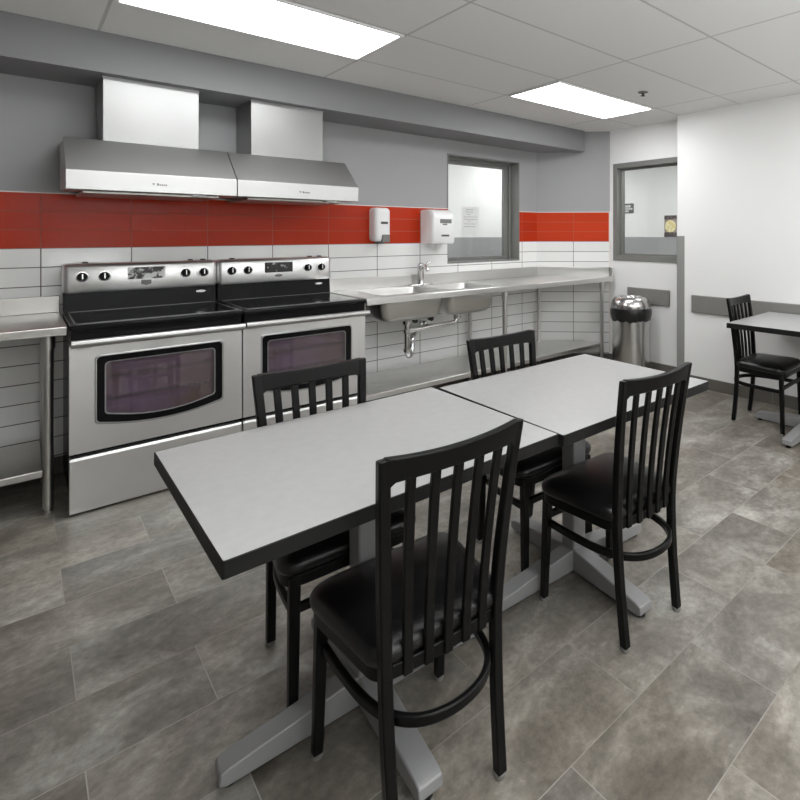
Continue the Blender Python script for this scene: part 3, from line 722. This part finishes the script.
# ------------------------------------------------------------------ dispensers
sd = thing('soap_dispenser', 'white soap dispenser with grey push bar on the red tiles', 'dispenser', (1.957, -TT, 1.35))
bm = bmesh.new()
L = []
for y, ins in ((0, 0), (-.075, 0), (-.098, .006), (-.108, .018), (-.112, .035)):
    L.append([(x, y, z) for x, z in rrect(-.07 + ins, .07 - ins, .0 + ins * .6, .285 - ins, .028)])
loft(bm, L); hs = obj('housing', bm, M['white_plastic'], sd, angle=50)
obj('sight_window', P(rrect(-.022, .040, .147, .167, .004), XZ, -.1138, -.108), M['grey_plastic'], sd)
obj('push_bar', P([(-.020, -.008), (.055, -.008), (.055, .058), (-.010, .058)], XZ, -.124, -.10), M['smoke'], sd, bevel=.006)
obj('nozzle', B((-.04, .02, -.085, -.03, -.02, .002)), M['grey_plastic'], sd, bevel=.006)
td = thing('towel_dispenser', 'white paper towel dispenser overlapping the window edge', 'dispenser', (2.49, -TT, 1.325))
bm = bmesh.new()
prof = [(0, .0), (-.19, .0), (-.205, .02), (-.207, .22), (-.195, .27), (-.165, .298), (-.12, .308), (0, .308)]
secs = [[(x, y if y > -.01 else y + g, z - (g * .5 if z > .25 else 0) + (g * .3 if z < .01 else 0)) for y, z in prof] for x, g in ((-.118, .03), (-.112, .010), (-.10, 0), (.10, 0), (.112, .010), (.118, .03))]
loft(bm, secs); obj('housing', bm, M['white_plastic'], td, angle=40)
obj('sight_window', P(rrect(-.045, .075, .185, .222, .006), XZ, -.2085, -.204), M['smoke'], td)
obj('window_label', P(rrect(-.018, .03, .168, .182, .003), XZ, -.208, -.204), M['badge_dark'], td)
obj('latch', P(rrect(-.03, .05, .066, .082, .005), XZ, -.209, -.203), M['grey_plastic'], td)
obj('towel_slot', B((-.09, .09, -.17, -.06, -.003, .002)), M['dark_gap'], td)

# ------------------------------------------------------------------ trash bin
tb = thing('trash_bin', 'round stainless steel trash bin with black liner and open dome lid by the alcove wall', 'bin', (4.10, -1.085, 0))
bm = bmesh.new(); lathe(bm, [(.188, .012), (.188, .62)], n=56, cap1=False); obj('drum', bm, M['steel_bin'], tb)
bm = bmesh.new(); lathe(bm, [(.192, .0), (.194, .02), (.190, .03)], n=48); obj('base_ring', bm, M['black_matte'], tb)
bm = bmesh.new()
L = []
for r_, z, w_ in ((.192, .555, .010), (.202, .58, .006), (.210, .615, .004), (.210, .65, .002), (.200, .69, 0)):
    L.append([((r_ + w_ * .5 * math.sin(i * 1.7)) * math.cos(2 * PI * i / 64), (r_ + w_ * .5 * math.cos(i * 2.3)) * math.sin(2 * PI * i / 64), z + w_ * (.7 * math.sin(i * .9 + 1.5 * math.sin(i * .37)) + .5 * math.sin(i * 2.1))) for i in range(64)])
loft(bm, L, True, False, False); obj('liner', bm, M['liner'], tb, angle=80)
bm = bmesh.new(); lathe(bm, [(.202, .672), (.203, .69), (.200, .715), (.188, .750), (.165, .775), (.135, .786), (.108, .786), (.100, .776), (.098, .72)], n=56, cap0=False, cap1=False); obj('lid', bm, M['steel_bin'], tb, angle=60)
bm = bmesh.new(); lathe(bm, [(.098, .725), (.01, .724)], n=40, cap0=False); obj('opening', bm, M['dark_gap'], tb)

# ------------------------------------------------------------------ dining tables
def make_table(L, W, label, loc, rotz, bx=0, by=0, lens=(.40, .405, .40, .405), group='dining tables with light grey tops'):
    t = thing('dining_table', label, 'table', loc, rotz, group)
    H = .77; th = .036
    obj('tabletop', P(rrect(-L / 2 + .003, L / 2 - .003, -W / 2 + .003, W / 2 - .003, .004, 2), XY, H - th + .002, H), M['laminate'], t, smooth=False)
    bm = bmesh.new()
    o_ = rrect(-L / 2, L / 2, -W / 2, W / 2, .006, 3); i_ = rrect(-L / 2 + .0025, L / 2 - .0025, -W / 2 + .0025, W / 2 - .0025, .0045, 3)
    loft(bm, [[(x, y, H - th) for x, y in i_], [(x, y, H - th) for x, y in o_], [(x, y, H - .001) for x, y in o_], [(x, y, H + .0005) for x, y in i_]], True, True, False)
    obj('edge_band', bm, M['edge'], t)
    bm = bmesh.new(); box(bm, -.24, .24, -.03, .03, H - th - .022, H - th); box(bm, -.03, .03, -.24, .24, H - th - .022, H - th)
    obj('top_spider', bm, M['edge'], t, bevel=.004)
    obj('column', B((bx - .036, bx + .036, by - .036, by + .036, .085, H - th - .02)), M['base_grey'], t, bevel=.006)
    for k in range(4):
        a = k * PI / 2 - math.radians(3); ln = lens[k]
        bm = bmesh.new()
        prism(bm, [(.0, .020), (.0, .108), (.05, .103), (ln - .02, .060), (ln, .052), (ln + .004, .024), (ln - .012, .016)], lambda p, t_: (p[0], t_, p[1]), -.033, .033)
        bmesh.ops.rotate(bm, verts=bm.verts, cent=(0, 0, 0), matrix=Matrix.Rotation(a, 3, 'Z')); bmesh.ops.translate(bm, verts=bm.verts, vec=(bx, by, 0))
        f = obj('foot', bm, M['base_grey'], t, bevel=.004, seg=2)
        bm = bmesh.new(); lathe(bm, [(.017, 0), (.018, .007), (.008, .010), (.007, .024)], bx + (ln - .025) * math.cos(a), by + (ln - .025) * math.sin(a), 14)
        obj('glide', bm, M['black_matte'], f)
    return t
make_table(.932, .762, 'light grey dining table with black edge nearest the camera, left half of the joined pair', (.568, -2.757, 0), 0, -.010, -.026, (.40, .40, .38, .404))
make_table(.893, .75, 'light grey black-edged dining table, far half of the joined pair, toward the trash bin', (1.4865, -2.793, 0), math.radians(-1.0), -.030, -.010, (.40, .405, .40, .393))
make_table(.76, .95, 'light grey dining table with black edge against the white wall at the right', (3.775, -2.96, 0), math.radians(1.0), -.03)

# ------------------------------------------------------------------ chairs
def make_chair(label, loc, rotz, group):
    t = thing('dining_chair', label, 'chair', loc, rotz, group)
    cm = M['chair_metal']
    HT = .931
    def post_y(z):   # bent rear posts: kick back at the floor and lean back at the top
        if z < .42: return -.190 + .032 * math.sin(z / .42 * PI / 2)
        return -.158 - .058 * ((z - .42) / (HT - .42)) ** 1.5
    def post_x(z):
        if z < .42: return .145 + .008 * z / .42
        return .153 + .030 * ((z - .42) / (HT - .42)) ** 1.2
    bow = lambda s, d: -d * (1 - s * s)
    zs = [.012, .1, .2, .3, .38, .42, .48, .55, .62, .70, .78, .85, HT - .003]
    for s in (-1, 1):
        bm = bmesh.new()
        loops = []
        for z in zs:
            x, y = s * post_x(z), post_y(z); w = .0138; d = .0145 if z < .6 else .0145 - .0035 * (z - .6) / .33
            loops.append([(x - w, y - d, z), (x + w, y - d, z), (x + w, y + d, z), (x - w, y + d, z)])
        loft(bm, loops)
        l = obj('back_leg', bm, cm, t, bevel=.004)
        bm = bmesh.new(); lathe(bm, [(.014, 0), (.0155, .003), (.0155, .013)], s * .145, -.190, 14); obj('glide', bm, M['glide'], l)
    for s in (-1, 1):
        bm = bmesh.new(); loops = []
        for z, w in ((.012, .013), (.42, .0155)):
            x = s * (.185 - .008 * z / .4); y = .192 - .012 * z / .4
            loops.append([(x - w, y - w, z), (x + w, y - w, z), (x + w, y + w, z), (x - w, y + w, z)])
        loft(bm, loops)
        l = obj('front_leg', bm, cm, t, bevel=.004)
        bm = bmesh.new(); lathe(bm, [(.013, 0), (.0145, .003), (.0145, .013)], s * .185, .192, 14); obj('glide', bm, M['glide'], l)
    # crest rail, bowed backwards in plan, with rounded inner corners
    bm = bmesh.new(); loops = []
    n = 18
    for i in range(n + 1):
        s = -1 + 2 * i / n; hh = .060 + .016 * max(0, (abs(s) - .86) / .14) ** 2; dip = .010 * (1 - s * s)
        b_ = bow(s, .018); L = []
        for z, d in ((HT - hh, -.0112), (HT - dip, -.0112), (HT - dip, .0112), (HT - hh, .0112)):
            L.append((s * (post_x(z) - .003), post_y(z) + b_ + d, z))
        loops.append(L)
    loft(bm, loops); obj('crest_rail', bm, cm, t, bevel=.004, angle=30)
    # five slats
    for k in range(-2, 3):
        s = k / 3.0
        path = []
        for z in [.394 + (HT - .055 - .394) * i / 12 for i in range(13)]:
            u = (z - .394) / (HT - .055 - .394)
            path.append((s * (post_x(max(z, .42)) - .0), post_y(max(z, .40)) + bow(s, .016 + .002 * u), z))
        bm = bmesh.new(); loops = []
        for (x, y, z) in path:
            loops.append([(x - .0115, y - .0065, z), (x + .0115, y - .0065, z), (x + .0115, y + .0065, z), (x - .0115, y + .0065, z)])
        loft(bm, loops); obj('back_slat', bm, cm, t, bevel=.0025)
    # lower back rail carrying the slats
    bm = bmesh.new(); loops = []
    for i in range(n + 1):
        s = -1 + 2 * i / n; y0 = post_y(.42) + .008 + bow(s, .015)
        loops.append([(s * .155, y0 - .008, .394), (s * .155, y0 - .008, .427), (s * .155, y0 + .010, .427), (s * .155, y0 + .010, .394)])
    loft(bm, loops); obj('lower_back_rail', bm, cm, t, bevel=.003, angle=30)
    # seat outline: trapezoid with rounded corners
    def outline(k=1.0, dx=0.):
        C_ = [(-.220, .206), (.220, .206), (.178, -.165), (-.178, -.165)]
        rad = [.075, .075, .05, .05]; pts = []
        for i in range(4):
            p = Vector(C_[i]); a = (Vector(C_[i - 1]) - p).normalized(); b = (Vector(C_[(i + 1) % 4]) - p).normalized()
            p0 = p + a * rad[i]; p1 = p + b * rad[i]
            for j in range(8):
                u = j / 7; pts.append((1 - u) ** 2 * p0 + 2 * u * (1 - u) * p + u * u * p1)
        c = Vector((0, .02))
        return [((c + (q - c) * k).x, (c + (q - c) * k).y) for q in pts]
    bm = bmesh.new(); o1, o2 = outline(.97), outline(.90)
    loft(bm, [[(x, y, .394) for x, y in o2], [(x, y, .394) for x, y in o1], [(x, y, .427) for x, y in o1], [(x, y, .427) for x, y in o2]], True, True, True)
    obj('seat_frame', bm, cm, t, bevel=.003)
    bm = bmesh.new()
    loft(bm, [[(x, y, z) for x, y in outline(k)] for k, z in ((.93, .425), (.99, .430), (1.008, .441), (1.008, .452), (.985, .463), (.93, .472), (.82, .480), (.62, .486), (.40, .489), (.18, .490))])
    obj('seat', bm, M['vinyl'], t, angle=70)
    # horseshoe stretcher and front bar
    pts = spline([(-.172, .175, .300), (-.170, .06, .300), (-.160, -.06, .300), (-.135, -.145, .300), (-.08, -.205, .300), (0, -.225, .300), (.08, -.205, .300), (.135, -.145, .300), (.160, -.06, .300), (.170, .06, .300), (.172, .175, .300)], 5)
    bm = bmesh.new(); bar(bm, pts, .017, .026); obj('hoop_stretcher', bm, cm, t, bevel=.004, angle=45)
    bm = bmesh.new(); bar(bm, [(-.175, .185, .325), (.175, .185, .325)], .017, .026); obj('front_stretcher', bm, cm, t, bevel=.003)
    return t
G = 'black slat-back dining chairs at the tables'
ch = make_chair('foreground black slat-back chair with its back to the camera, at the near table', (.562, -3.062, 0), math.radians(-2.5), G)
dup(ch, (1.412, -3.054, 0), math.radians(-3.2), 'black slat-back chair, back to the camera, at the far half of the joined tables')
dup(ch, (.566, -2.530, 0), PI - math.radians(2.5), 'black slat-back chair behind the near table, in front of the ranges')
dup(ch, (1.436, -2.551, 0), PI - math.radians(2.5), 'black slat-back chair behind the far table half, in front of the sink counter')
dup(ch, (3.722, -2.64, 0), PI + math.radians(2), 'black slat-back chair tucked in at the table by the right white wall')

# unseen fill lamps added behind the camera, aimed up to brighten ceiling and walls
for (x, y, e) in ((.5, -5.9, 120), (2.4, -5.5, 30)):
    ld = bpy.data.lights.new('bounce_fill', 'AREA'); ld.shape = 'DISK'; ld.size = .9; ld.energy = e; ld.color = (.97, .99, 1.0)
    lo = bpy.data.objects.new('bounce_fill', ld); COL.objects.link(lo); lo.location = (x, y, 1.0); lo.rotation_euler = (PI, 0, 0)

# ------------------------------------------------------------------ camera, world, view
K = dict(f=531.9265, u0=568.7724, v0=233.8583, th=0.7688, cx=-0.1749, cy=-4.3516, cz=1.4144)
cam = bpy.data.cameras.new('camera'); co = bpy.data.objects.new('camera', cam); COL.objects.link(co)
co.location = (K['cx'], K['cy'], K['cz']); co.rotation_euler = (PI / 2, 0, K['th'] - PI / 2)
cam.sensor_fit = 'HORIZONTAL'; cam.sensor_width = 36; cam.lens = K['f'] / 800 * 36
cam.shift_x = -(K['u0'] - 400) / 800; cam.shift_y = (K['v0'] - 400) / 800
cam.clip_start = .05
SC.camera = co
w = bpy.data.worlds.new('world'); SC.world = w; w.use_nodes = True
w.node_tree.nodes['Background'].inputs[0].default_value = (.8, .8, .8, 1); w.node_tree.nodes['Background'].inputs[1].default_value = .05
SC.view_settings.view_transform = 'Standard'
SC.view_settings.look = 'None'
SC.view_settings.exposure = 0
SC.view_settings.gamma = 1
try:
    SC.cycles.max_bounces = 10; SC.cycles.diffuse_bounces = 6; SC.cycles.glossy_bounces = 5; SC.cycles.transparent_max_bounces = 12
    SC.cycles.use_denoising = True
    SC.cycles.sample_clamp_indirect = 6
except Exception:
    pass
